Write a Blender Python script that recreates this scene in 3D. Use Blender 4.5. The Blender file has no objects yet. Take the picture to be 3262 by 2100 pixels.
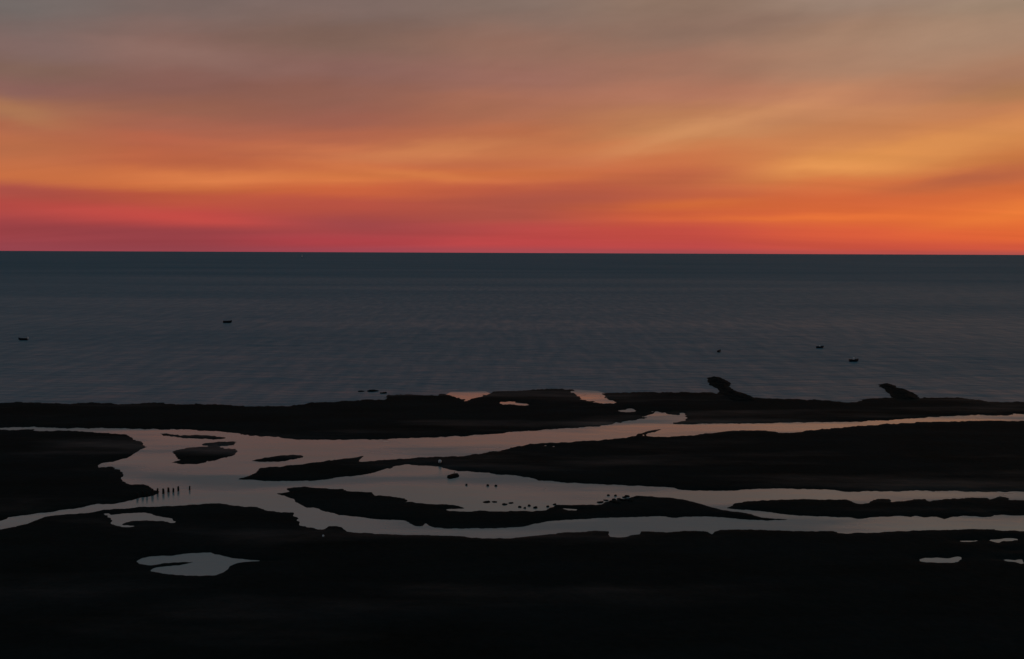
import bpy, bmesh, math, random
import numpy as np
from mathutils import Matrix, Vector, noise as mnoise

# ------------------------------------------------------------------ camera
SW, SH, F = 3262.0, 2100.0, 3498.0      # photograph size and focal length in its pixels
CAM_H = 35.0
PITCH = math.radians(4.015)
ROLL = math.radians(0.23)
scene = bpy.context.scene
C = scene.collection
cd = bpy.data.cameras.new('camera')
cam = bpy.data.objects.new('camera', cd)
C.objects.link(cam)
scene.camera = cam
cd.sensor_width = 36.0
cd.lens = 36.0 * F / SW
cd.clip_start = 0.5
cd.clip_end = 200000.0
ROT = Matrix.Rotation(math.pi / 2 - PITCH, 4, 'X') @ Matrix.Rotation(ROLL, 4, 'Z')
cam.matrix_world = Matrix.Translation((0, 0, CAM_H)) @ ROT
R3 = np.array(ROT.to_3x3())

scene.view_settings.view_transform = 'Standard'
scene.view_settings.look = 'None'
scene.view_settings.gamma = 1.0
scene.view_settings.exposure = 0.0
scene.view_settings.use_curve_mapping = False
scene.cycles.max_bounces = 3
scene.cycles.use_denoising = True

SUN_AZ, SUN_EL = math.radians(32.0), math.radians(-1.0)


def ray(x, y):
    d = R3 @ np.array([(x - SW / 2) / F, -(y - SH / 2) / F, -1.0])
    return d / np.linalg.norm(d)


def ground(x, y, z=0.0):
    d = ray(x, y)
    t = (z - CAM_H) / d[2]
    return d[0] * t, d[1] * t


def azel(x, y):
    d = ray(x, y)
    return math.atan2(d[0], d[1]), math.asin(d[2])


def lin(h):
    out = []
    for i in (0, 2, 4):
        c = int(h[i:i + 2], 16) / 255.0
        out.append(c / 12.92 if c <= 0.04045 else ((c + 0.055) / 1.055) ** 2.4)
    return tuple(out) + (1.0,)


# ------------------------------------------------------------------ sky (world)
world = bpy.data.worlds.new('World')
scene.world = world
world.use_nodes = True
world.cycles.sampling_method = 'NONE'
nt = world.node_tree
nt.nodes.clear()


def N(t, **kw):
    n = nt.nodes.new(t)
    for k, v in kw.items():
        setattr(n, k, v)
    return n


def M(op, a, b=None, c=None, clamp=False):
    n = nt.nodes.new('ShaderNodeMath')
    n.operation = op
    n.use_clamp = clamp
    for i, v in enumerate((a, b, c)):
        if v is None:
            continue
        if isinstance(v, (int, float)):
            n.inputs[i].default_value = v
        else:
            nt.links.new(v, n.inputs[i])
    return n.outputs[0]


def mixc(fac, a, b, mode='MIX'):
    n = nt.nodes.new('ShaderNodeMix')
    n.data_type = 'RGBA'
    n.blend_type = mode
    n.clamp_factor = True
    for sock, v in ((n.inputs['Factor'], fac), (n.inputs[6], a), (n.inputs[7], b)):
        if isinstance(v, (int, float)):
            sock.default_value = v
        elif isinstance(v, tuple):
            sock.default_value = v
        else:
            nt.links.new(v, sock)
    return n.outputs[2]


tc = N('ShaderNodeTexCoord')
sep = N('ShaderNodeSeparateXYZ')
nt.links.new(tc.outputs['Generated'], sep.inputs[0])
DX, DY, DZ = sep.outputs
EL0 = M('ARCSINE', DZ)
AZ0 = M('ARCTAN2', DX, DY)

# a noise lookup in (azimuth, elevation), long along the horizon, to warp the colour field
def sky_noise(sa, se, detail, rough=0.55, off=0.0, tilt=0.0):
    comb = N('ShaderNodeCombineXYZ')
    e = M('ADD', EL0, M('MULTIPLY', AZ0, tilt)) if tilt else EL0
    nt.links.new(M('MULTIPLY', AZ0, sa), comb.inputs[0])
    nt.links.new(M('MULTIPLY', e, se), comb.inputs[1])
    comb.inputs[2].default_value = off
    t = N('ShaderNodeTexNoise')
    t.inputs['Scale'].default_value = 1.0
    t.inputs['Detail'].default_value = detail
    t.inputs['Roughness'].default_value = rough
    nt.links.new(comb.outputs[0], t.inputs['Vector'])
    return M('SUBTRACT', t.outputs['Fac'], 0.5)


w1 = sky_noise(5.0, 26.0, 3.0, off=1.7, tilt=-0.10)
w2 = sky_noise(14.0, 110.0, 4.0, off=6.3, tilt=-0.12)
w3 = sky_noise(4.0, 14.0, 3.0, off=9.1)
damp = M('MULTIPLY', M('MAXIMUM', EL0, 0.0), 1.0 / 0.09, clamp=True)      # no warp right at the horizon
EL = M('ADD', EL0, M('MULTIPLY', damp, M('ADD', M('MULTIPLY', w1, 0.018), M('MULTIPLY', w2, 0.008))))
AZ = M('ADD', AZ0, M('MULTIPLY', w3, 0.10))

UPPER = [(15.0, 0.6, '7e7a79'), (20.0, 0.9, '70777c'), (30.0, 1, '566c78'), (50.0, 1, '4a6270'), (90.0, 1, '40545f')]
COLS = {
    0: [(10, '6f6663'), (150, '7f6560'), (220, '7e6055'), (290, '885f58'), (350, 'a06a50'), (410, 'a96449'),
        (480, 'b86b48'), (560, 'c46c42'), (605, 'ac4f46'), (660, 'b24945'), (720, '9d4145'), (790, '96434c')],
    540: [(10, '76645f'), (150, '89665d'), (280, '865c54'), (340, '925d4c'), (400, 'a15f4c'), (460, 'b26047'),
          (520, 'b86142'), (560, 'cb6f43'), (595, 'c96a3f'), (625, 'bb543f'), (690, 'bc4844'), (740, '994045'), (795, '94424a')],
    1080: [(10, '7b6660'), (130, '7d6055'), (220, '876058'), (300, '8b5c50'), (380, '985b4c'), (440, 'ad6148'),
           (490, 'c5704a'), (530, 'c46842'), (570, 'd07342'), (610, 'c8603d'), (650, 'b34e41'), (720, '9c4447'), (770, 'aa4147'), (797, '9f4550')],
    1631: [(10, '826d63'), (150, '90695a'), (250, '97675a'), (350, 'a7684f'), (430, 'b76a48'), (480, 'c07048'),
           (520, 'bd6845'), (560, 'c96b40'), (600, 'bd5940'), (650, 'ab4f42'), (690, 'a84d44'), (735, 'b74745'), (775, 'b84546'), (800, 'a84a50')],
    2180: [(10, '8d7262'), (100, '8a6c5d'), (200, '9a6d5b'), (300, 'a96f58'), (380, 'b97a54'), (420, 'c58355'),
           (460, 'c87a4c'), (510, 'c56e45'), (560, 'bd6241'), (620, 'bf5c3f'), (655, 'cb6139'), (695, 'c4553d'), (745, 'c04b42'), (785, 'bb4846'), (803, 'a54a4e')],
    2700: [(10, '998070'), (100, '9d7a64'), (200, 'a67c64'), (300, 'b6795a'), (360, 'c08058'), (420, 'c27c50'),
           (480, 'cc8250'), (540, 'd3834a'), (590, 'd06e40'), (640, 'cb6038'), (695, 'd96738'), (745, 'd45a3b'), (785, 'c8513f'), (805, 'b64e48')],
    3250: [(10, '96806d'), (100, 'a1806a'), (220, 'a5785e'), (290, 'a8744f'), (350, 'bb7850'), (410, 'c87f4f'),
           (460, 'c87c48'), (510, 'c27240'), (560, 'c36840'), (605, 'cc6638'), (650, 'da7038'), (700, 'de6c36'), (755, 'da6236'), (788, 'cc553c'), (808, 'aa4f48')],
}
# ramp axis: t = sqrt-like in elevation so that the low sky gets most of the stops
def tpos(el_deg):
    return math.sqrt(max(el_deg, 0.0) / 90.0)


elc = M('MAXIMUM', EL, 0.0)
TT = M('SQRT', M('DIVIDE', elc, math.pi / 2))


def hexmix(a, b, f):
    return ''.join('%02x' % round(int(a[i:i + 2], 16) * (1 - f) + int(b[i:i + 2], 16) * f) for i in (0, 2, 4))


ramps = []
for x in sorted(COLS):
    st = []
    for y, c in COLS[x]:
        a, e = azel(x, y)
        st.append((tpos(math.degrees(e)), c))
    topc = COLS[x][0][1]
    for e, f, c in UPPER:
        st.append((tpos(e), hexmix(topc, c, f)))
    st.sort()
    r = N('ShaderNodeValToRGB')
    r.color_ramp.interpolation = 'EASE'
    while len(r.color_ramp.elements) < len(st):
        r.color_ramp.elements.new(0.5)
    for el, (p, c) in zip(r.color_ramp.elements, st):
        el.position = p
    for el, (p, c) in zip(r.color_ramp.elements, st):
        el.position = p
        el.color = lin(c)
    nt.links.new(TT, r.inputs[0])
    ramps.append((azel(x, 500)[0], r.outputs[0]))
col = ramps[0][1]
for (a0, c0), (a1, c1) in zip(ramps, ramps[1:]):
    mr = N('ShaderNodeMapRange')
    mr.interpolation_type = 'SMOOTHSTEP'
    mr.inputs['From Min'].default_value = a0
    mr.inputs['From Max'].default_value = a1
    nt.links.new(AZ, mr.inputs['Value'])
    col = mixc(mr.outputs[0], col, c1)

# cirrus wisps: soft elongated clouds at fixed directions in the sky
px = 1.0 / F
wv = sky_noise(16.0, 60.0, 4.0, off=3.3, tilt=-0.1)
ELW = M('ADD', EL0, M('MULTIPLY', M('MULTIPLY', wv, damp), 0.02))
WISPS = [  # x, y, half length, half thickness, slope (deg, + rises to the right), colour, strength
    (2250, 405, 330, 30, 13, 'd89664', .75), (2560, 345, 260, 60, 6, 'c48660', .45),
    (2850, 490, 420, 42, 8, 'e2944f', .8), (2620, 532, 200, 18, 3, 'ea9c58', .6), (3150, 425, 180, 34, 12, 'd28b52', .5),
    (3090, 575, 230, 26, 7, 'a3543f', .8), (2230, 560, 210, 24, 4, 'b15840', .55), (1830, 628, 330, 40, 3, 'a24e44', .75),
    (2560, 693, 430, 13, 0, 'ea763a', .7), (3230, 680, 220, 22, 9, 'e87d3a', .6), (2260, 645, 170, 13, 4, 'd46c38', .6),
    (690, 570, 260, 22, 2, 'e2824c', .8), (1390, 478, 330, 26, 6, 'd48654', .6), (1330, 555, 260, 17, -5, 'de824a', .6),
    (520, 690, 380, 20, -4, 'c84c46', .6), (430, 748, 420, 24, -2, '8f3e45', .7), (1000, 768, 260, 16, 0, 'b24249', .6),
    (560, 168, 280, 36, -5, '927067', .6), (860, 310, 300, 40, 0, '855648', .6), (1030, 110, 330, 30, 4, '775b50', .5),
    (30, 350, 160, 30, -12, 'ae7852', .7), (2400, 85, 250, 36, 3, '806457', .55), (3000, 115, 340, 80, 10, 'aa8a72', .5),
    (3120, 262, 200, 30, 6, '9c6e5a', .5), (70, 607, 200, 18, -4, 'a54a44', .5), (1560, 345, 120, 28, 0, '94604c', .4),
    (2000, 740, 280, 20, 2, 'c04a45', .4), (1480, 735, 200, 18, 2, '9c4547', .4), (1900, 470, 200, 16, 9, 'c8754a', .4),
    (800, 500, 260, 20, 3, 'ad5a42', .5), (3000, 640, 260, 16, 5, 'c65c38', .4), (2450, 210, 300, 40, 4, '97705c', .4),
]
for (x, y, L, T, deg, c, s) in WISPS:
    s *= 0.8
    a, e = azel(x, y)
    da = M('SUBTRACT', AZ0, a)
    de = M('SUBTRACT', ELW, e)
    cs, sn = math.cos(math.radians(deg)), math.sin(math.radians(deg))
    u = M('MULTIPLY', M('ADD', M('MULTIPLY', da, cs), M('MULTIPLY', de, sn)), 1.0 / (L * px))
    v = M('MULTIPLY', M('SUBTRACT', M('MULTIPLY', de, cs), M('MULTIPLY', da, sn)), 1.0 / (T * px))
    q = M('ADD', M('MULTIPLY', u, u), M('MULTIPLY', v, v))
    g = M('MULTIPLY', M('EXPONENT', M('MULTIPLY', q, -1.0)), s)
    col = mixc(g, col, lin(c))

# fine streaky cirrus over the whole sky, in the perspective of a high flat layer
comb = N('ShaderNodeCombineXYZ')
zz = M('ADD', M('MAXIMUM', DZ, 0.0), 0.10)
nt.links.new(M('DIVIDE', DX, zz), comb.inputs[0])
nt.links.new(M('MULTIPLY', M('DIVIDE', DY, zz), 1.0), comb.inputs[1])
mp = N('ShaderNodeMapping')
mp.inputs['Rotation'].default_value = (0, 0, math.radians(14))
mp.inputs['Scale'].default_value = (0.45, 1.5, 1)
nt.links.new(comb.outputs[0], mp.inputs[0])
cn = N('ShaderNodeTexNoise')
cn.inputs['Scale'].default_value = 1.0
cn.inputs['Detail'].default_value = 7.0
cn.inputs['Roughness'].default_value = 0.5
cn.inputs['Distortion'].default_value = 0.7
nt.links.new(mp.outputs[0], cn.inputs['Vector'])
gain = M('ADD', 1.0, M('MULTIPLY', M('SUBTRACT', cn.outputs['Fac'], 0.5), 0.30))
blotch = M('MULTIPLY', sky_noise(17.0, 55.0, 4.0, .55, off=12.4, tilt=-.15), M('MULTIPLY', M('MAXIMUM', EL0, 0.0), 4.0, clamp=True))
gain = M('ADD', gain, M('MULTIPLY', blotch, 0.30))
vm = N('ShaderNodeVectorMath', operation='SCALE')
nt.links.new(col, vm.inputs[0])
nt.links.new(gain, vm.inputs['Scale'])

# away from the sunset (behind the camera) the glow gives way to plain blue dusk
back = N('ShaderNodeMapRange')
back.interpolation_type = 'SMOOTHSTEP'
back.inputs['From Min'].default_value = math.radians(55)
back.inputs['From Max'].default_value = math.radians(150)
nt.links.new(M('ABSOLUTE', M('SUBTRACT', AZ0, SUN_AZ * 0.5)), back.inputs['Value'])
lowsky = M('SUBTRACT', 1.0, M('MULTIPLY', EL0, 1.3), clamp=True)
col2 = mixc(M('MULTIPLY', back.outputs[0], lowsky), vm.outputs[0], lin('4b535e'))

# faint after-sunset air light of a physical sky on top
sky = N('ShaderNodeTexSky', sky_type='NISHITA')
sky.sun_disc = False
sky.sun_elevation = SUN_EL
sky.sun_rotation = SUN_AZ
sky.air_density = 1.0
bg1 = N('ShaderNodeBackground')
nt.links.new(col2, bg1.inputs['Color'])
bg2 = N('ShaderNodeBackground')
bg2.inputs['Strength'].default_value = 0.015
nt.links.new(sky.outputs[0], bg2.inputs['Color'])
addb = N('ShaderNodeAddShader')
nt.links.new(bg1.outputs[0], addb.inputs[0])
nt.links.new(bg2.outputs[0], addb.inputs[1])
wo = N('ShaderNodeOutputWorld')
nt.links.new(addb.outputs[0], wo.inputs['Surface'])

# the sun has set: only a trace of direct warm light skims in along the horizon
sl = bpy.data.lights.new('sun', 'SUN')
sl.energy = 0.05
sl.angle = math.radians(8)
sl.color = (1.0, 0.55, 0.3)
sun = bpy.data.objects.new('sun', sl)
C.objects.link(sun)
sd = Vector((math.sin(SUN_AZ), math.cos(SUN_AZ), math.tan(math.radians(1.5))))
sun.rotation_euler = sd.to_track_quat('Z', 'Y').to_euler()
sun.location = (0, 0, 60)


# ------------------------------------------------------------------ materials
def mat(name):
    m = bpy.data.materials.new(name)
    m.use_nodes = True
    t = m.node_tree
    return m, t, t.nodes['Principled BSDF']


def simple(name, c1, c2, rough=0.9, spec=0.2, scale=3.0, bump=0.4):
    m, t, p = mat(name)
    tcn = t.nodes.new('ShaderNodeTexCoord')
    n = t.nodes.new('ShaderNodeTexNoise')
    n.inputs['Scale'].default_value = scale
    n.inputs['Detail'].default_value = 6
    t.links.new(tcn.outputs['Object'], n.inputs['Vector'])
    r = t.nodes.new('ShaderNodeValToRGB')
    r.color_ramp.elements[0].position = .3
    r.color_ramp.elements[1].position = .7
    r.color_ramp.elements[0].color = c1 + (1,)
    r.color_ramp.elements[1].color = c2 + (1,)
    t.links.new(n.outputs['Fac'], r.inputs[0])
    t.links.new(r.outputs[0], p.inputs['Base Color'])
    p.inputs['Roughness'].default_value = rough
    p.inputs['Specular IOR Level'].default_value = spec
    b = t.nodes.new('ShaderNodeBump')
    b.inputs['Strength'].default_value = bump
    b.inputs['Distance'].default_value = 0.05
    t.links.new(n.outputs['Fac'], b.inputs['Height'])
    t.links.new(b.outputs[0], p.inputs['Normal'])
    return m


def noise_node(t, vec, scale, detail=4, rough=.5, sx=1.0, sy=1.0):
    mpn = t.nodes.new('ShaderNodeMapping')
    mpn.inputs['Scale'].default_value = (sx, sy, 1)
    t.links.new(vec, mpn.inputs[0])
    n = t.nodes.new('ShaderNodeTexNoise')
    n.inputs['Scale'].default_value = scale
    n.inputs['Detail'].default_value = detail
    n.inputs['Roughness'].default_value = rough
    t.links.new(mpn.outputs[0], n.inputs['Vector'])
    return n.outputs['Fac']


def maprange(t, v, a, b, c, d):
    n = t.nodes.new('ShaderNodeMapRange')
    n.inputs[1].default_value, n.inputs[2].default_value = a, b
    n.inputs[3].default_value, n.inputs[4].default_value = c, d
    t.links.new(v, n.inputs[0])
    return n.outputs[0]


def mathn(t, op, a, b):
    n = t.nodes.new('ShaderNodeMath')
    n.operation = op
    for i, v in enumerate((a, b)):
        if isinstance(v, (int, float)):
            n.inputs[i].default_value = v
        else:
            t.links.new(v, n.inputs[i])
    return n.outputs[0]


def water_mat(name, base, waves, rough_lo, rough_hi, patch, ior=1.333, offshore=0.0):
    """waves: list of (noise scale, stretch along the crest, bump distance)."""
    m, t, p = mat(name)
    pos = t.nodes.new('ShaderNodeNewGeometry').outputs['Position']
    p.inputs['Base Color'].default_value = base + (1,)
    p.inputs['IOR'].default_value = ior
    pn = noise_node(t, pos, patch[0], 4, .55, patch[1], patch[2])
    amt = maprange(t, pn, .35, .65, 0.0, 1.0)
    rg = maprange(t, pn, .38, .62, rough_lo, rough_hi)
    if offshore:      # choppier away from the lee of the land
        sp = t.nodes.new('ShaderNodeSeparateXYZ')
        t.links.new(pos, sp.inputs[0])
        rg = mathn(t, 'ADD', rg, maprange(t, sp.outputs[1], 250.0, 2200.0, 0.0, offshore))
        mott = noise_node(t, pos, 1.0, 3, .6, .22, .035)
        rg = mathn(t, 'ADD', rg, maprange(t, mott, .3, .7, -.06, .06))
    t.links.new(rg, p.inputs['Roughness'])
    prev = None
    for (sc, st, dist) in waves:
        n = noise_node(t, pos, sc, 3, .55, st, 1.0)
        b = t.nodes.new('ShaderNodeBump')
        b.inputs['Distance'].default_value = dist
        t.links.new(mathn(t, 'ADD', .45, mathn(t, 'MULTIPLY', amt, .55)), b.inputs['Strength'])
        t.links.new(n, b.inputs['Height'])
        if prev:
            t.links.new(prev, b.inputs['Normal'])
        prev = b.outputs[0]
    t.links.new(prev, p.inputs['Normal'])
    return m


MAT_SEA = water_mat('sea_water', (.006, .09, .125), [(.07, .4, 1.6), (.3, .5, .6)], .46, .56, (.004, .25, 1.0), offshore=.2)
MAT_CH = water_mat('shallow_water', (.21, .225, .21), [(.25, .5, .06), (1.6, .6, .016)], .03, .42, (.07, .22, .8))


def mud_material():
    m, t, p = mat('dark_mud')
    pos = t.nodes.new('ShaderNodeNewGeometry').outputs['Position']
    a = noise_node(t, pos, .09, 6, .6, .4, 1)
    b = noise_node(t, pos, 1.3, 5, .6, 1, 1)
    r = t.nodes.new('ShaderNodeValToRGB')
    e = r.color_ramp.elements
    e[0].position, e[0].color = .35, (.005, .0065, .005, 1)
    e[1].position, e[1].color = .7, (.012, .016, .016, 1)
    t.links.new(mathn(t, 'ADD', mathn(t, 'MULTIPLY', a, .65), mathn(t, 'MULTIPLY', b, .35)), r.inputs[0])
    t.links.new(r.outputs[0], p.inputs['Base Color'])
    # some stretches of the flat are still wet and carry a faint sheen
    wet = noise_node(t, pos, .035, 5, .6, .3, 1)
    t.links.new(maprange(t, wet, .52, .70, .95, .55), p.inputs['Roughness'])
    t.links.new(maprange(t, wet, .52, .70, .015, .09), p.inputs['Specular IOR Level'])
    bm_ = t.nodes.new('ShaderNodeBump')
    bm_.inputs['Strength'].default_value = .8
    bm_.inputs['Distance'].default_value = .06
    t.links.new(b, bm_.inputs['Height'])
    t.links.new(bm_.outputs[0], p.inputs['Normal'])
    return m


MAT_MUD = mud_material()
MAT_ROCK = simple('weedy_rock', (.004, .005, .004), (.010, .012, .011), .95, .02, 1.2)
MAT_WOOD = simple('wet_timber', (.012, .009, .007), (.03, .022, .017), .8, .15, 4.0)
MAT_HULL = simple('dark_hull_paint', (.010, .013, .018), (.018, .021, .027), .5, .3, 2.0, .1)
MAT_PALE = simple('pale_paint', (.55, .56, .56), (.72, .72, .70), .5, .4, 2.0, .1)
MAT_BENCH = simple('bench_wood', (.05, .035, .025), (.09, .065, .045), .7, .2, 5.0, .2)
MAT_SAIL = simple('sail_cloth', (.55, .55, .55), (.68, .67, .66), .9, .1, 1.0, .1)


def mesh_obj(name, me, m, parent=None):
    o = bpy.data.objects.new(name, me)
    C.objects.link(o)
    if m is not None and not me.materials:
        me.materials.append(m)
    if parent is not None:
        o.parent = parent
    return o


def tag(o, label=None, cat=None, group=None, kind=None):
    for k, v in (('label', label), ('category', cat), ('group', group), ('kind', kind)):
        if v:
            o[k] = v
    return o


# ------------------------------------------------------------------ outlines of the banks and pools (photograph pixels)
def Z1(*p): return [(x / 2.17455, 1200 + y / 2.17455) for x, y in p]
def Z2(*p): return [(1000 + x / 2.17455, 1200 + y / 2.17455) for x, y in p]
def Z3(*p): return [(2100 + x / 2.05852, 1150 + y / 2.05852) for x, y in p]


LX, RX = -2600, 5900     # the banks run on past both sides of the picture
BANKS = []
BANKS.append(  # the long outer bank along the open sea
    [(LX, 1268), (-900, 1276)] +
    Z1((0, 183), (110, 176), (240, 181), (480, 188), (640, 180), (820, 192), (1000, 184), (1120, 180), (1240, 194), (1400, 190), (1560, 196), (1720, 207),
       (1850, 200), (2000, 207), (2100, 184), (2174, 178)) +
    Z2((160, 172), (300, 165), (340, 158), (480, 160), (512, 126), (600, 128), (700, 124), (850, 130), (915, 122), (985, 140), (1060, 166), (1110, 148), (1185, 126),
       (1240, 108), (1400, 96), (1640, 86), (1780, 92), (1810, 118), (1875, 135), (1890, 166), (1930, 182), (2035, 184),
       (2062, 168), (2010, 132), (1985, 116), (2200, 111), (2392, 110)) +
    Z3((100, 202), (200, 203), (370, 212), (470, 220), (620, 240), (900, 250), (1130, 261), (1200, 269), (1300, 269), (1340, 247),
       (1560, 241), (1700, 242), (1960, 239), (2150, 262), (2392, 269)) +
    [(4200, 1290), (RX, 1285), (RX, 1318), (4200, 1318)] +
    Z3((2392, 352), (2000, 360), (1700, 375), (1300, 400), (1000, 402), (700, 410), (400, 410), (200, 416), (80, 413), (112, 403),
       (176, 376), (150, 345), (130, 356), (90, 350), (50, 335)) +
    Z2((2392, 242), (2318, 255), (2292, 282), (2200, 306), (2050, 330), (1850, 350), (1500, 376), (1000, 412), (700, 425), (300, 437), (0, 438)) +
    Z1((1950, 430), (1700, 401), (1500, 381), (1300, 372), (900, 360), (500, 357), (250, 350), (0, 349)) + [(-900, 1362), (LX, 1368)])
BANKS.append(  # left bank
    [(LX, 1378), (-900, 1373)] +
    Z1((0, 366), (250, 370), (500, 380), (750, 390), (880, 410), (960, 450), (1035, 485), (980, 505), (900, 545), (830, 570), (790, 592), (720, 602),
       (670, 630), (760, 618), (820, 630), (866, 680), (850, 705), (880, 737), (960, 746), (1040, 763), (1085, 792), (1060, 822), (950, 850),
       (880, 870), (700, 886), (550, 905), (400, 930), (330, 940), (200, 955), (100, 968), (40, 975), (0, 1000)) + [(-700, 1680), (-1500, 1760), (LX, 1800)])
BANKS += [
    Z1((1100, 395), (1180, 397), (1300, 404), (1570, 420), (1560, 431), (1350, 431), (1200, 421)),
    Z1((1390, 470), (1470, 455), (1640, 451), (1622, 475), (1530, 483), (1545, 492), (1650, 515), (1620, 545), (1500, 575), (1420, 600), (1300, 609),
       (1208, 599), (1236, 570), (1210, 538), (1205, 515), (1330, 492), (1440, 485)),
    Z1((1730, 584), (1850, 560), (2050, 544), (2100, 549), (2020, 575), (1880, 592)),
    Z2((2212, 403), (2300, 379), (2392, 364)) + Z3((32, 445), (0, 460)) + Z2((2290, 406)),
    Z2((925, 700), (955, 688), (990, 680), (992, 692), (940, 709)),
]
BANKS.append(  # broad centre-right bank
    Z1((1640, 712), (1720, 690), (1790, 650), (1830, 635), (2000, 614), (2174, 600)) +
    Z2((120, 580), (300, 560), (348, 551), (322, 588), (600, 570), (900, 556), (1080, 550), (1250, 515), (1400, 488), (1500, 465), (1620, 461), (1830, 450),
       (2100, 431), (2240, 408), (2392, 418)) +
    Z3((100, 493), (200, 490), (370, 471), (500, 456), (700, 456), (785, 472), (900, 466), (1100, 446), (1400, 420), (1700, 400), (2000, 395), (2392, 388)) +
    [(4200, 1330), (RX, 1325), (RX, 1560), (4200, 1566)] +
    Z3((2392, 858), (2000, 858), (1600, 853), (1250, 859), (1150, 844), (1000, 846), (900, 838), (650, 840), (450, 851), (300, 850), (150, 846), (100, 829)) +
    Z2((2392, 766), (2100, 750), (1850, 740), (1600, 721), (1480, 696), (1200, 666), (1000, 650), (880, 622), (700, 610), (600, 615), (500, 641), (300, 681),
       (130, 706), (0, 720)) + Z1((2000, 722), (1900, 723), (1780, 713)))
BANKS.append(  # lens shaped bank in the lower middle
    Z1((1905, 808), (1985, 795), (1970, 771), (2100, 765), (2174, 768)) +
    Z2((200, 780), (222, 796), (400, 801), (422, 826), (630, 841), (652, 866), (800, 881), (1000, 896), (1040, 915), (1110, 932), (1400, 931), (1600, 926),
       (1690, 891), (1950, 888), (2010, 870), (2050, 862), (2150, 850), (2240, 828), (2392, 836)) +
    Z3((100, 900), (220, 920), (300, 946), (400, 975), (480, 986), (600, 1004), (680, 1026), (855, 1040), (680, 1047), (400, 1025), (200, 1025), (100, 1024)) +
    Z2((2392, 970), (2200, 975), (1900, 985), (1600, 1006), (1480, 1032), (1400, 1046), (1200, 1052), (1000, 1052), (840, 1046), (790, 1030), (775, 1012), (760, 1036),
       (700, 1036), (660, 1021), (620, 998), (400, 985), (250, 966), (100, 940)) + Z1((2174, 912), (2100, 900), (2030, 862), (1950, 830)))
BANKS.append(  # right ragged bank
    Z3((450, 966), (500, 935), (650, 915), (900, 908), (1220, 908), (1300, 931), (1360, 931), (1400, 910), (1500, 905), (1522, 926), (1600, 916), (1750, 900),
       (1768, 916), (1830, 908), (2000, 900), (2140, 900), (2162, 918), (2240, 889), (2300, 905), (2392, 913)) + [(4300, 1590), (RX, 1585), (RX, 1640), (4300, 1645)] +
    Z3((2392, 1012), (2240, 1018), (2200, 1012), (2150, 1030), (2000, 1018), (1900, 1030), (1870, 1036), (1820, 1020), (1740, 1028), (1680, 1018), (1650, 1026), (1600, 1018),
       (1550, 1019), (1400, 1026), (1300, 1034), (1250, 1022), (1100, 1019), (900, 1014), (680, 989), (560, 978)))
BANKS.append(  # foreground bank
    [(LX, 1870), (-1500, 1830), (-700, 1745)] +
    Z1((0, 1056), (100, 1036), (200, 1020), (290, 980), (350, 965), (600, 941), (800, 916), (1000, 901), (1200, 895), (1400, 881), (1520, 878), (1650, 895),
       (1900, 930), (2030, 945), (2050, 1000), (2100, 1030), (2174, 1050)) +
    Z2((60, 1056), (105, 1035), (195, 1046), (217, 1066), (260, 1078), (500, 1090), (800, 1098), (1100, 1112), (1250, 1120), (1450, 1110), (1600, 1096), (1900, 1070),
       (2040, 1072), (2062, 1106), (2150, 1110), (2200, 1096), (2242, 1091), (2262, 1071), (2392, 1073)) +
    Z3((90, 1123), (200, 1115), (322, 1118), (345, 1143), (370, 1120), (500, 1105), (880, 1115), (1140, 1118), (1160, 1131), (1300, 1128), (1600, 1115), (1900, 1108),
       (2200, 1105), (2392, 1116)) + [(4300, 1700), (RX, 1690), (RX, 9000), (LX, 9000)])

POOLS = [
    Z1((735, 950), (800, 956), (950, 944), (1050, 955), (1100, 970), (1180, 985), (1215, 1018), (1140, 1000), (950, 995), (880, 1008), (850, 1028), (925, 1036), (840, 1042),
       (760, 1015), (772, 985)),
    Z1((955, 1280), (1050, 1245), (1200, 1240), (1330, 1225), (1450, 1222), (1560, 1245), (1700, 1266), (1930, 1275), (1700, 1286), (1620, 1302), (1575, 1340),
       (1500, 1372), (1300, 1380), (1120, 1365), (1040, 1345), (1090, 1320), (1240, 1305), (1330, 1285), (1200, 1288), (1090, 1305), (1010, 1310)),
    Z3((1708, 1306), (1750, 1294), (1900, 1293), (1930, 1285), (1988, 1284), (1958, 1314), (1900, 1323), (1750, 1319)),
    Z3((2155, 1170), (2280, 1165), (2335, 1170), (2280, 1182), (2240, 1196), (2180, 1187)),
    Z3((1975, 1179), (2030, 1182), (2085, 1178), (2075, 1184), (1990, 1186)),
    Z3((2275, 1241), (2340, 1240), (2340, 1245), (2290, 1246)),
    Z3((2245, 1305), (2330, 1305), (2380, 1300), (2400, 1330), (2370, 1334), (2330, 1320)),
    Z2((1295, 178), (1380, 177), (1455, 190), (1540, 199), (1400, 195), (1335, 187)),
    Z2((2075, 234), (2160, 230), (2180, 222), (2230, 240), (2150, 244)),
    Z2((1568, 472), (1640, 477), (1685, 480), (1660, 488), (1600, 483)),
    Z2((900, 920), (960, 916), (1060, 914), (1110, 924), (1110, 936), (1000, 934), (930, 930)),
    Z2((1690, 908), (1790, 914), (1860, 926), (1760, 928)),
]


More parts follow.
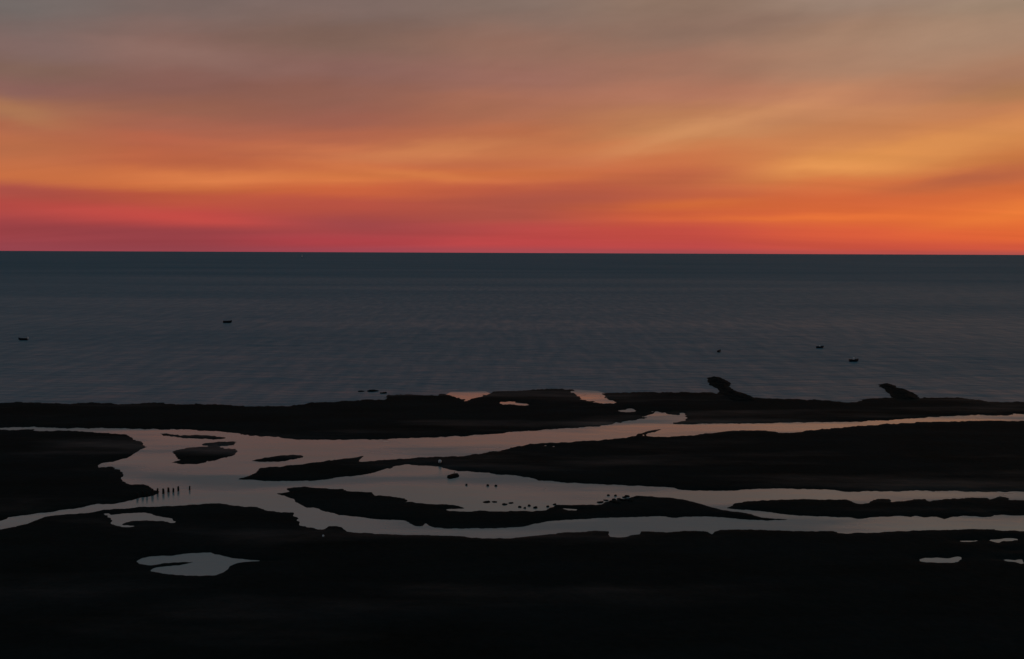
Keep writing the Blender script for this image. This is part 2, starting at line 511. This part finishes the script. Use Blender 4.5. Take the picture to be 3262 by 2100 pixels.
def to_ground(poly):
    """smooth the outline a little and lay it on the ground plane"""
    n = len(poly)
    out = []
    for i in range(n):
        p0, p1, p2, p3 = (np.array(poly[(i + k) % n]) for k in (-1, 0, 1, 2))
        L = np.hypot(*(p2 - p1))
        steps = 1 if (L < 8 or L > 600) else 2
        for s in range(steps):
            u = s / steps
            if steps == 1:
                q = p1
            else:
                q = .5 * ((2 * p1) + (-p0 + p2) * u + (2 * p0 - 5 * p1 + 4 * p2 - p3) * u * u + (-p0 + 3 * p1 - 3 * p2 + p3) * u ** 3)
                lo, hi = np.minimum(p1, p2) - 3, np.maximum(p1, p2) + 3
                q = np.clip(q, lo, hi)
            out.append(ground(q[0], q[1]))
    return np.array(out)


def signed_distance(X, Y, rowy, poly, reach):
    """X, Y: (rows, cols) arrays, rowy: ascending y of each row. + inside, metres, clipped at reach."""
    d2 = np.full(X.shape, reach * reach)
    ins = np.zeros(X.shape, bool)
    m = len(poly)
    for i in range(m):
        x1, y1 = poly[i]
        x2, y2 = poly[(i + 1) % m]
        lo, hi = min(y1, y2), max(y1, y2)
        a, b = np.searchsorted(rowy, lo - reach), np.searchsorted(rowy, hi + reach)
        if b > a:
            xs, ys = X[a:b], Y[a:b]
            dx, dy = x2 - x1, y2 - y1
            L2 = dx * dx + dy * dy + 1e-9
            t = np.clip(((xs - x1) * dx + (ys - y1) * dy) / L2, 0, 1)
            dd = (xs - x1 - t * dx) ** 2 + (ys - y1 - t * dy) ** 2
            np.minimum(d2[a:b], dd, out=d2[a:b])
        a, b = np.searchsorted(rowy, lo), np.searchsorted(rowy, hi)
        if b > a:
            xs, ys = X[a:b], Y[a:b]
            xi = x1 + (ys - y1) * (x2 - x1) / (y2 - y1 + 1e-12)
            ins[a:b] ^= xs < xi
    return np.where(ins, 1, -1) * np.sqrt(d2)


RNG = np.random.default_rng(5)
TAB = RNG.random((256, 256))


def vnoise(x, y):
    xi, yi = np.floor(x).astype(int), np.floor(y).astype(int)
    fx, fy = x - xi, y - yi
    fx, fy = fx * fx * (3 - 2 * fx), fy * fy * (3 - 2 * fy)
    g = lambda i, j: TAB[i & 255, j & 255]
    return (g(xi, yi) * (1 - fx) + g(xi + 1, yi) * fx) * (1 - fy) + (g(xi, yi + 1) * (1 - fx) + g(xi + 1, yi + 1) * fx) * fy - .5


def fbm(x, y, o=4):
    s, a = 0, 1.0
    for k in range(o):
        s = s + a * vnoise(x * 2 ** k + 17.3 * k, y * 2 ** k + 5.1 * k)
        a *= .5
    return s


# ------------------------------------------------------------------ mud flat (one height field)
rows = []
y = 40.0
while y < 420:
    rows.append(y)
    y += max(.12, min(1.25, .8 * y * y / (CAM_H * 1098)))
rowy = np.array(rows)
cols = np.concatenate([np.linspace(-1.4, -.56, 60)[:-1], np.linspace(-.56, .56, 1250), np.linspace(.56, 1.4, 60)[1:]])
Y, S = np.meshgrid(rowy, cols, indexing='ij')
X = S * Y
REACH = 9.0
sd_mud = np.full(X.shape, -REACH)
for b in BANKS:
    np.maximum(sd_mud, signed_distance(X, Y, rowy, to_ground(b), REACH), out=sd_mud)
for b in POOLS:
    np.minimum(sd_mud, -signed_distance(X, Y, rowy, to_ground(b), REACH), out=sd_mud)
depth_px = Y * Y / (CAM_H * F)         # ground metres per photograph pixel, in depth
amp = np.clip(depth_px * 4.0, .35, 3.0)
rag = fbm(X / 2.2, Y / 4.5, 6)
rag = rag * (.55 + 1.2 * np.clip(vnoise(X / 9.0 + 40, Y / 22.0) + .35, 0, 1))
sdn = sd_mud + amp * rag + np.clip(depth_px * 2.2, .2, 1.6) * fbm(X / .7 + 90, Y / 1.6, 3)
relief = fbm(X / 9.0, Y / 14.0, 5) * .10 + fbm(X / 1.1, Y / 1.6, 3) * .035
Z = np.where(sdn > 0, .20 * (1 - np.exp(-sdn / 1.1)), -.35 * (1 - np.exp(sdn / 1.8)))
Z = Z + np.where(sdn > 0, relief * np.clip(sdn / 2.0, 0, 1), 0)
# the near shore climbs gently towards the viewer's bluff
Z = Z + np.clip((84 - Y) / 30.0, 0, 2) ** 2 * .8
nr, ncol = X.shape
co = np.stack([X, Y, Z], -1).reshape(-1, 3).astype(np.float32)
idx = np.arange(nr * ncol).reshape(nr, ncol)
quads = np.stack([idx[:-1, :-1], idx[:-1, 1:], idx[1:, 1:], idx[1:, :-1]], -1).reshape(-1, 4)
# leave out the sea bed far under the water
zq = Z.reshape(-1)[quads].max(1)
quads = quads[zq > -.25]


def mesh_from_arrays(name, co, quads, smooth=True):
    me = bpy.data.meshes.new(name)
    me.vertices.add(len(co))
    me.vertices.foreach_set('co', np.ascontiguousarray(co, np.float32).ravel())
    me.loops.add(quads.size)
    me.loops.foreach_set('vertex_index', np.ascontiguousarray(quads, np.int32).ravel())
    me.polygons.add(len(quads))
    k = quads.shape[1]
    me.polygons.foreach_set('loop_start', np.arange(0, quads.size, k, dtype=np.int32))
    me.polygons.foreach_set('use_smooth', np.full(len(quads), smooth))
    me.update(calc_edges=True)
    me.validate()
    return me


used = np.unique(quads)
remap = np.full(len(co), -1)
remap[used] = np.arange(len(used))
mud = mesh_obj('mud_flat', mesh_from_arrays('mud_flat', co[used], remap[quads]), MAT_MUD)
tag(mud, 'near black tidal mud banks between the pale water channels', kind='structure')

# ------------------------------------------------------------------ water: open sea and tidal channels, meeting under the outer bank
split = [(-60000, None), (LX, 1310), (0, 1318), (1000, 1335), (1370, 1292), (1412, 1262), (1436, 1249), (1545, 1246), (1582, 1262), (1755, 1262), (1800, 1250), (1822, 1241), (1905, 1246), (1960, 1264), (2060, 1284), (2150, 1290), (2500, 1300), (3262, 1304), (RX, 1303), (60000, None)]
pts = [ground(x, yy) for x, yy in split if yy is not None]
pts = [(-60000, pts[0][1])] + pts + [(60000, pts[-1][1])]
me = bpy.data.meshes.new('sea')
n = len(pts)
me.from_pydata([(x, yv, 0) for x, yv in pts] + [(x * (1 if abs(x) > 50000 else 60), 90000, 0) for x, yv in pts], [],
               [(i, i + 1, n + i + 1, n + i) for i in range(n - 1)])
sea = tag(mesh_obj('sea', me, MAT_SEA), 'slate blue open sea reaching to the horizon', kind='structure')
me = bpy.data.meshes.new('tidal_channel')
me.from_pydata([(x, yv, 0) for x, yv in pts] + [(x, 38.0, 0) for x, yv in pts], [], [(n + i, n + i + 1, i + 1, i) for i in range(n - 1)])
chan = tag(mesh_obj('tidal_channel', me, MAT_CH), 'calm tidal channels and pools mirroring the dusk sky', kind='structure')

# dry shore under and behind the viewpoint
me = bpy.data.meshes.new('shore')
gx = np.linspace(-900, 900, 61)
gy = np.concatenate([np.linspace(-600, 20, 30), [40.5]])
GY, GX = np.meshgrid(gy, gx, indexing='ij')
base = np.clip((84 - 40.0) / 30.0, 0, 2) ** 2 * .8
GZ = base - .12 + np.where(GY < 40, np.minimum((40 - GY) * .5, 31.0), 0) + fbm(GX / 25, GY / 25, 3) * np.where(GY < 40, .8, 0)
ii = np.arange(GX.size).reshape(GX.shape)
sq = np.stack([ii[:-1, :-1], ii[:-1, 1:], ii[1:, 1:], ii[1:, :-1]], -1).reshape(-1, 4)
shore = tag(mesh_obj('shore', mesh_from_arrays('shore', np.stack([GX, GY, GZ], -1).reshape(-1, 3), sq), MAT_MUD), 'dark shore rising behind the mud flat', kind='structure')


def mud_z(x, yv):
    r = min(max(np.searchsorted(rowy, yv), 0), nr - 1)
    c = min(max(np.searchsorted(cols, x / yv), 0), ncol - 1)
    return float(Z[r, c])


# ------------------------------------------------------------------ rock ledges running out from the outer bank
def rock_ledge(poly, height, label, seed):
    g = to_ground(poly)
    x0, y0 = g.min(0) - 2
    x1, y1 = g.max(0) + 2
    cx, cy = g.mean(0)
    ry = np.arange(y0, y1, .45)
    cxs = np.arange(x0, x1, .28)
    YY, XX = np.meshgrid(ry, cxs, indexing='ij')
    s = signed_distance(XX, YY, ry, g, 6.0)
    s = s + .9 * fbm(XX / 1.6 + seed, YY / 3.0, 4)
    blocks = np.abs(fbm(XX / 2.2 + seed, YY / 3.0 + seed, 4))
    H = np.where(s > 0, height * (1 - np.exp(-s / 1.6)) * (.65 + 1.3 * blocks), s * .4)
    ii = np.arange(H.size).reshape(H.shape)
    q = np.stack([ii[:-1, :-1], ii[:-1, 1:], ii[1:, 1:], ii[1:, :-1]], -1).reshape(-1, 4)
    q = q[H.reshape(-1)[q].max(1) > -.3]
    u = np.unique(q)
    rm = np.full(H.size, -1)
    rm[u] = np.arange(len(u))
    co = np.stack([XX - cx, YY - cy, H], -1).reshape(-1, 3)[u]
    o = mesh_obj('rock_ledge', mesh_from_arrays('rock_ledge', co, rm[q], False), MAT_ROCK)
    o.location = (cx, cy, 0)
    return tag(o, label, 'rock', 'rock ledges jutting into the sea')


rock_ledge(Z3((308, 112), (350, 108), (405, 110), (440, 132), (466, 150), (474, 180), (520, 203), (620, 240), (650, 266), (480, 268), (400, 225), (395, 196), (372, 178), (332, 158)),
           .6, 'black rock ledge with a blunt raised head, left of the two jutting seaward', 3.0)
rock_ledge(Z3((1432, 156), (1480, 152), (1525, 154), (1562, 174), (1640, 196), (1700, 236), (1720, 260), (1560, 256), (1535, 240), (1490, 210), (1468, 182)),
           .5, 'slender black rock ledge slanting seaward, the right of two on the outer bank', 11.0)


# ------------------------------------------------------------------ loose stones
def rock_mesh(seed, flat=.6):
    bm = bmesh.new()
    bmesh.ops.create_icosphere(bm, subdivisions=2, radius=.5)
    rnd = random.Random(seed)
    o = Vector((rnd.random() * 50, rnd.random() * 50, 0))
    for v in bm.verts:
        k = 1 + .55 * mnoise.noise(v.co * 2.2 + o) + .2 * mnoise.noise(v.co * 5 + o)
        v.co *= k
        v.co.z *= flat
    me = bpy.data.meshes.new('stone')
    bm.to_mesh(me)
    bm.free()
    me.materials.append(MAT_ROCK)
    return me


ROCKS = [rock_mesh(s) for s in range(5)]
rnd = random.Random(3)


def stone(px_, py_, w, h, label, group, name='stone'):
    x, yv = ground(px_, py_)
    D = yv
    o = mesh_obj(name, rnd.choice(ROCKS), None)
    sx = w * D / F
    o.scale = (sx, sx * 1.3, max(h * D / F, .1) * 2.2)
    o.rotation_euler = (0, 0, rnd.uniform(-.5, .5))
    o.location = (x, yv, max(mud_z(x, yv), -.02) + .02)
    return tag(o, label, 'stone', group)


stone(1150, 1247, 22, 4, 'small low stone awash at left of the three by the outer shoreline', 'stones awash at the outer shoreline', 'boulder')
stone(1187, 1246, 34, 7, 'black boulder in the middle of the three awash by the outer shoreline', 'stones awash at the outer shoreline', 'boulder')
stone(1222, 1253, 24, 6, 'dark stone at right of the three awash by the outer shoreline', 'stones awash at the outer shoreline', 'boulder')
for (a, b, w, h) in [(1912, 1601, 22, 5), (1930, 1594, 16, 4), (1938, 1579, 9, 6), (1950, 1600, 20, 5), (1956, 1592, 14, 5), (1961, 1580, 10, 8), (1972, 1590, 16, 5),
                     (1985, 1597, 22, 6), (1990, 1585, 16, 6), (1998, 1582, 16, 8), (2008, 1600, 20, 5), (2028, 1588, 20, 5), (1965, 1606, 26, 5)]:
    stone(a, b, w, h, 'small dark weedy stone among those crowding the tip of the lower middle bank', 'stones at the tip of the lower middle bank')
for (a, b, w, h, l) in [(1486, 1546, 9, 8, 'lone small stone nearest the driftwood log in the wide central channel'),
                        (1554, 1548, 9, 8, 'left one of the close pair of small stones in the wide central channel'),
                        (1580, 1549, 9, 7, 'right one of the close pair of small stones in the wide central channel')]:
    stone(a, b, w, h, l, 'stones in the central channel')
for (a, b, w, h) in [(1551, 1600, 26, 3), (1575, 1599, 18, 3), (1608, 1607, 20, 5), (1628, 1603, 16, 3), (1656, 1616, 12, 6), (1672, 1619, 10, 7), (1686, 1612, 10, 7), (1706, 1618, 16, 8),
                     (1745, 1615, 10, 8), (1767, 1608, 12, 7)]:
    stone(a, b, w, h, 'small dark stone along the wet upper edge of the lower middle bank', 'stones along the edge of the lower middle bank')


# driftwood in the central channel
def driftwood():
    root = bpy.data.objects.new('driftwood_log', None)
    C.objects.link(root)
    a, b = ground(1427, 1523), ground(1457, 1514)
    cx, cy = (a[0] + b[0]) / 2, (a[1] + b[1]) / 2
    root.location = (cx, cy, max(mud_z(cx, cy), 0))
    L = math.hypot(b[0] - a[0], b[1] - a[1])
    root.rotation_euler = (0, 0, math.atan2(b[1] - a[1], b[0] - a[0]))
    vs, fs = [], []
    K = 12
    for i in range(9):
        t = i / 8
        r = .22 * (1 - .45 * t) * (.6 if i in (0, 8) else 1)
        for k in range(K):
            an = 2 * math.pi * k / K
            rr = r * (1 + .18 * math.sin(3 * an + 5 * t))
            vs.append(((t - .5) * L, rr * math.cos(an) + .1 * math.sin(4 * t), .12 + rr * math.sin(an)))
    for i in range(8):
        for k in range(K):
            fs.append((i * K + k, i * K + (k + 1) % K, (i + 1) * K + (k + 1) % K, (i + 1) * K + k))
    fs += [tuple(range(K))[::-1], tuple(range(8 * K, 9 * K))]
    me = bpy.data.meshes.new('trunk')
    me.from_pydata(vs, [], fs)
    mesh_obj('trunk', me, MAT_WOOD, root)
    me = bpy.data.meshes.new('branch_stub')
    vs = [(.3 + .07 * math.cos(q), .07 * math.sin(q), .1) for q in [k * math.pi / 4 for k in range(8)]] + \
         [(.62 + .035 * math.cos(q), .1 + .035 * math.sin(q), .55) for q in [k * math.pi / 4 for k in range(8)]]
    me.from_pydata(vs, [], [(k, (k + 1) % 8, 8 + (k + 1) % 8, 8 + k) for k in range(8)] + [tuple(range(8, 16))])
    mesh_obj('branch_stub', me, MAT_WOOD, root)
    tag(root, 'short dark driftwood log lying in the wide central channel', 'driftwood')


driftwood()


# ------------------------------------------------------------------ row of old posts in the left channel
def post_mesh(seed, h, r):
    rn = random.Random(seed)
    K = 10
    vs, fs = [], []
    lv = [(-.5, 1.05), (0, 1.05), (.35, 1.0), (.75, .92), (.95, .85), (1.0, .7)]
    lx, ly = rn.uniform(-.05, .05), rn.uniform(-.05, .05)
    cut = rn.uniform(-.08, .08)
    for z, k in lv:
        for j in range(K):
            an = 2 * math.pi * j / K
            rr = r * k * (1 + .1 * math.sin(3 * an + seed) + rn.uniform(-.05, .05))
            zz = z * h + (cut * math.cos(an) if z > .7 else 0)
            vs.append((rr * math.cos(an) + lx * zz, rr * math.sin(an) + ly * zz, zz))
    for i in range(len(lv) - 1):
        for j in range(K):
            fs.append((i * K + j, i * K + (j + 1) % K, (i + 1) * K + (j + 1) % K, (i + 1) * K + j))
    fs.append(tuple(range((len(lv) - 1) * K, len(lv) * K)))
    me = bpy.data.meshes.new('timber_post')
    me.from_pydata(vs, [], fs)
    me.materials.append(MAT_WOOD)
    return me


POSTS = [(604, 1561, 13, 5), (568, 1564, 15, 6.5), (552, 1568, 13, 6), (537, 1568, 15, 7), (521, 1573, 17, 7.5), (502, 1573, 18, 6), (485, 1578, 20, 8),
         (468, 1582, 18, 6), (455, 1582, 18, 7), (438, 1586, 16, 7)]
ORD = ['outermost dark timber post, standing apart at the open right end of the row', 'second', 'third', 'fourth', 'fifth', 'sixth', 'seventh', 'eighth', 'ninth',
       'last dark timber post of the row, half buried against the left mud bank']
for i, (a, b, h, w) in enumerate(POSTS):
    x, yv = ground(a, b)
    o = mesh_obj('timber_post', post_mesh(i, h * yv / F, w * yv / F * .5), None)
    o.location = (x, yv, 0)
    lab = ORD[i] if ' ' in ORD[i] else ORD[i] + ' dark timber post from the open right end of the row in the left channel'
    tag(o, lab, 'post', 'old posts in the left channel')


# ------------------------------------------------------------------ boats on the sea
def loft_hull(L, B, H):
    vs, fs = [], []
    nS, nP = 13, 6
    def ring(scale, lift):
        base = len(vs)
        for i in range(nS):
            t = i / (nS - 1)
            b = B / 2 * (1 - max(0, (t - .35) / .65) ** 2.2) * (.82 + .18 * min(1, t / .3)) * scale
            sheer = H * (1 + .45 * max(0, t - .4) ** 2 * 2)
            keel = H * (.9 * max(0, (t - .7) / .3) ** 2) * .6
            for s in range(-nP, nP + 1):
                u = s / nP
                yv = math.copysign(abs(u) ** .6, u) * b
                z = keel + (sheer - keel) * abs(u) ** 2.2
                vs.append(((t - .5) * L * (1 if scale == 1 else .965), yv, z if scale == 1 else max(z, lift + .0) if abs(u) < .999 else sheer))
        return base
    a = ring(1, 0)
    c = ring(.93, .16)
    w = 2 * nP + 1
    for base, flip in ((a, False), (c, True)):
        for i in range(nS - 1):
            for s in range(w - 1):
                f = (base + i * w + s, base + (i + 1) * w + s, base + (i + 1) * w + s + 1, base + i * w + s + 1)
                fs.append(f[::-1] if not flip else f)
    for i in range(nS - 1):      # gunwale strips
        for s in (0, w - 1):
            fs.append((a + i * w + s, a + (i + 1) * w + s, c + (i + 1) * w + s, c + i * w + s))
    for base in (a, c):          # transom
        fs.append(tuple(base + s for s in range(w)))
    me = bpy.data.meshes.new('hull')
    me.from_pydata(vs, [], fs)
    return me


def box_mesh(name, sx, sy, sz, taper=1.0):
    bm = bmesh.new()
    bmesh.ops.create_cube(bm, size=1)
    for v in bm.verts:
        k = taper if v.co.z > 0 else 1
        v.co = Vector((v.co.x * sx * k, v.co.y * sy * k, (v.co.z + .5) * sz))
    bmesh.ops.bevel(bm, geom=list(bm.edges), offset=min(sx, sy, sz) * .15, segments=2, affect='EDGES')
    me = bpy.data.meshes.new(name)
    bm.to_mesh(me)
    bm.free()
    return me


def boat(pxy, L, heading, label, extra):
    x, yv = ground(*pxy)
    root = bpy.data.objects.new('small_boat', None)
    C.objects.link(root)
    root.location = (x, yv, -.12)
    root.rotation_euler = (0, 0, heading)
    B, H = L * .42, L * .27
    mesh_obj('hull', loft_hull(L, B, H), MAT_HULL, root)
    for k in (-.18, .12):
        b = mesh_obj('bench', box_mesh('bench', .24, B * .86, .05), MAT_BENCH, root)
        b.location = (L * k, 0, H * .7)
    if extra == 'motor':
        m = mesh_obj('outboard_motor', box_mesh('outboard_motor', .5, .45, .8, .75), MAT_PALE, root)
        m.location = (-L * .5 - .22, 0, H * .7)
        s = mesh_obj('motor_leg', box_mesh('motor_leg', .14, .1, H * 1.2), MAT_HULL, m)
        s.location = (0, 0, -H * 1.1)
    if extra in ('cabin', 'post'):
        w = mesh_obj('wheelhouse', box_mesh('wheelhouse', L * (.16 if extra == 'post' else .2), B * .5, L * (.32 if extra == 'post' else .22), .85), MAT_PALE, root)
        w.location = (-L * .02, 0, H * .6)
        g = mesh_obj('window', box_mesh('window', L * .02, B * .36, L * .08), MAT_HULL, w)
        g.location = (L * .085, 0, L * .12)
    if extra == 'oars':
        for s in (-1, 1):
            o = mesh_obj('oar', box_mesh('oar', L * .6, .07, .06), MAT_BENCH, root)
            o.location = (0, s * B * .25, H * .95)
    return tag(root, label, 'boat', 'small boats lying off the shore')


boat((73, 1084), 3.3, math.pi + .15, 'dark open boat with a pale outboard motor, leftmost afloat', 'motor')
boat((725, 1029), 4.2, .1, 'dark low rowing boat lying farthest out, left of centre', 'oars')
boat((2291, 1122), 2.7, 1.1, 'small dark boat afloat just beyond the blunt headed rock ledge', 'oars')
boat((2612, 1109), 2.8, .05, 'small dark boat with a low pale wheelhouse, the farther of the pair at right', 'cabin')
boat((2720, 1152), 3.1, .1, 'dark boat with a tall pale wheelhouse, the nearer of the pair at right', 'post')


# far sailing boat on the horizon
def sailboat():
    x, yv = ground(962, 821)
    k = 1.0
    root = bpy.data.objects.new('sailing_boat', None)
    C.objects.link(root)
    root.location = (x, yv, -.4)
    root.rotation_euler = (0, 0, .5)
    mesh_obj('hull', loft_hull(13, 4, 1.8), MAT_HULL, root)
    m = mesh_obj('mast', box_mesh('mast', .25, .25, 19), MAT_PALE, root)
    m.location = (1, 0, 1)
    for nm, tri in (('mainsail', [(.8, 0, 3), (-5.5, .9, 3), (-2.2, 1.1, 9), (.8, 0, 19.5)]), ('jib', [(1.4, 0, 3), (6.2, -.2, 2.4), (3.6, .6, 9), (1.4, 0, 17)])):
        me = bpy.data.meshes.new(nm)
        v = tri + [(a, b + .05, c) for a, b, c in tri]
        me.from_pydata(v, [], [(0, 1, 2, 3), (7, 6, 5, 4), (0, 4, 5, 1), (1, 5, 6, 2), (2, 6, 7, 3), (3, 7, 4, 0)])
        mesh_obj(nm, me, MAT_SAIL, root)
    tag(root, 'tiny pale sailing boat far off at the horizon', 'sailboat')


sailboat()


# two pale floats stranded on the mud
def float_ball(pxy, size, label):
    x, yv = ground(*pxy)
    root = bpy.data.objects.new('mooring_float', None)
    C.objects.link(root)
    root.location = (x, yv, max(mud_z(x, yv), 0) - .05)
    root.rotation_euler = (.3, .25, 0)
    bm = bmesh.new()
    bmesh.ops.create_uvsphere(bm, u_segments=16, v_segments=10, radius=size / 2)
    for v in bm.verts:
        v.co.z = v.co.z * 1.25 + size * .6
        if v.co.z > size:
            v.co.x *= .8
            v.co.y *= .8
    me = bpy.data.meshes.new('ball')
    bm.to_mesh(me)
    bm.free()
    for p in me.polygons:
        p.use_smooth = True
    mesh_obj('ball', me, MAT_PALE, root)
    K = 12
    vs, fs = [], []
    for i in range(K):
        an = 2 * math.pi * i / K
        for j in range(6):
            b = 2 * math.pi * j / 6
            r = size * .14 + size * .045 * math.cos(b)
            vs.append((r * math.cos(an), size * .045 * math.sin(b), size * 1.3 + r * math.sin(an)))
    for i in range(K):
        for j in range(6):
            fs.append((i * 6 + j, i * 6 + (j + 1) % 6, ((i + 1) % K) * 6 + (j + 1) % 6, ((i + 1) % K) * 6 + j))
    me = bpy.data.meshes.new('ring')
    me.from_pydata(vs, [], fs)
    mesh_obj('ring', me, MAT_HULL, root)
    tag(root, label, 'buoy', 'pale floats stranded on the mud')


float_ball((1400, 1479), .55, 'pale float stranded on the thin bank above the central channel')
float_ball((1029, 1715), .26, 'small dim float on the foreground mud below the lower channel')
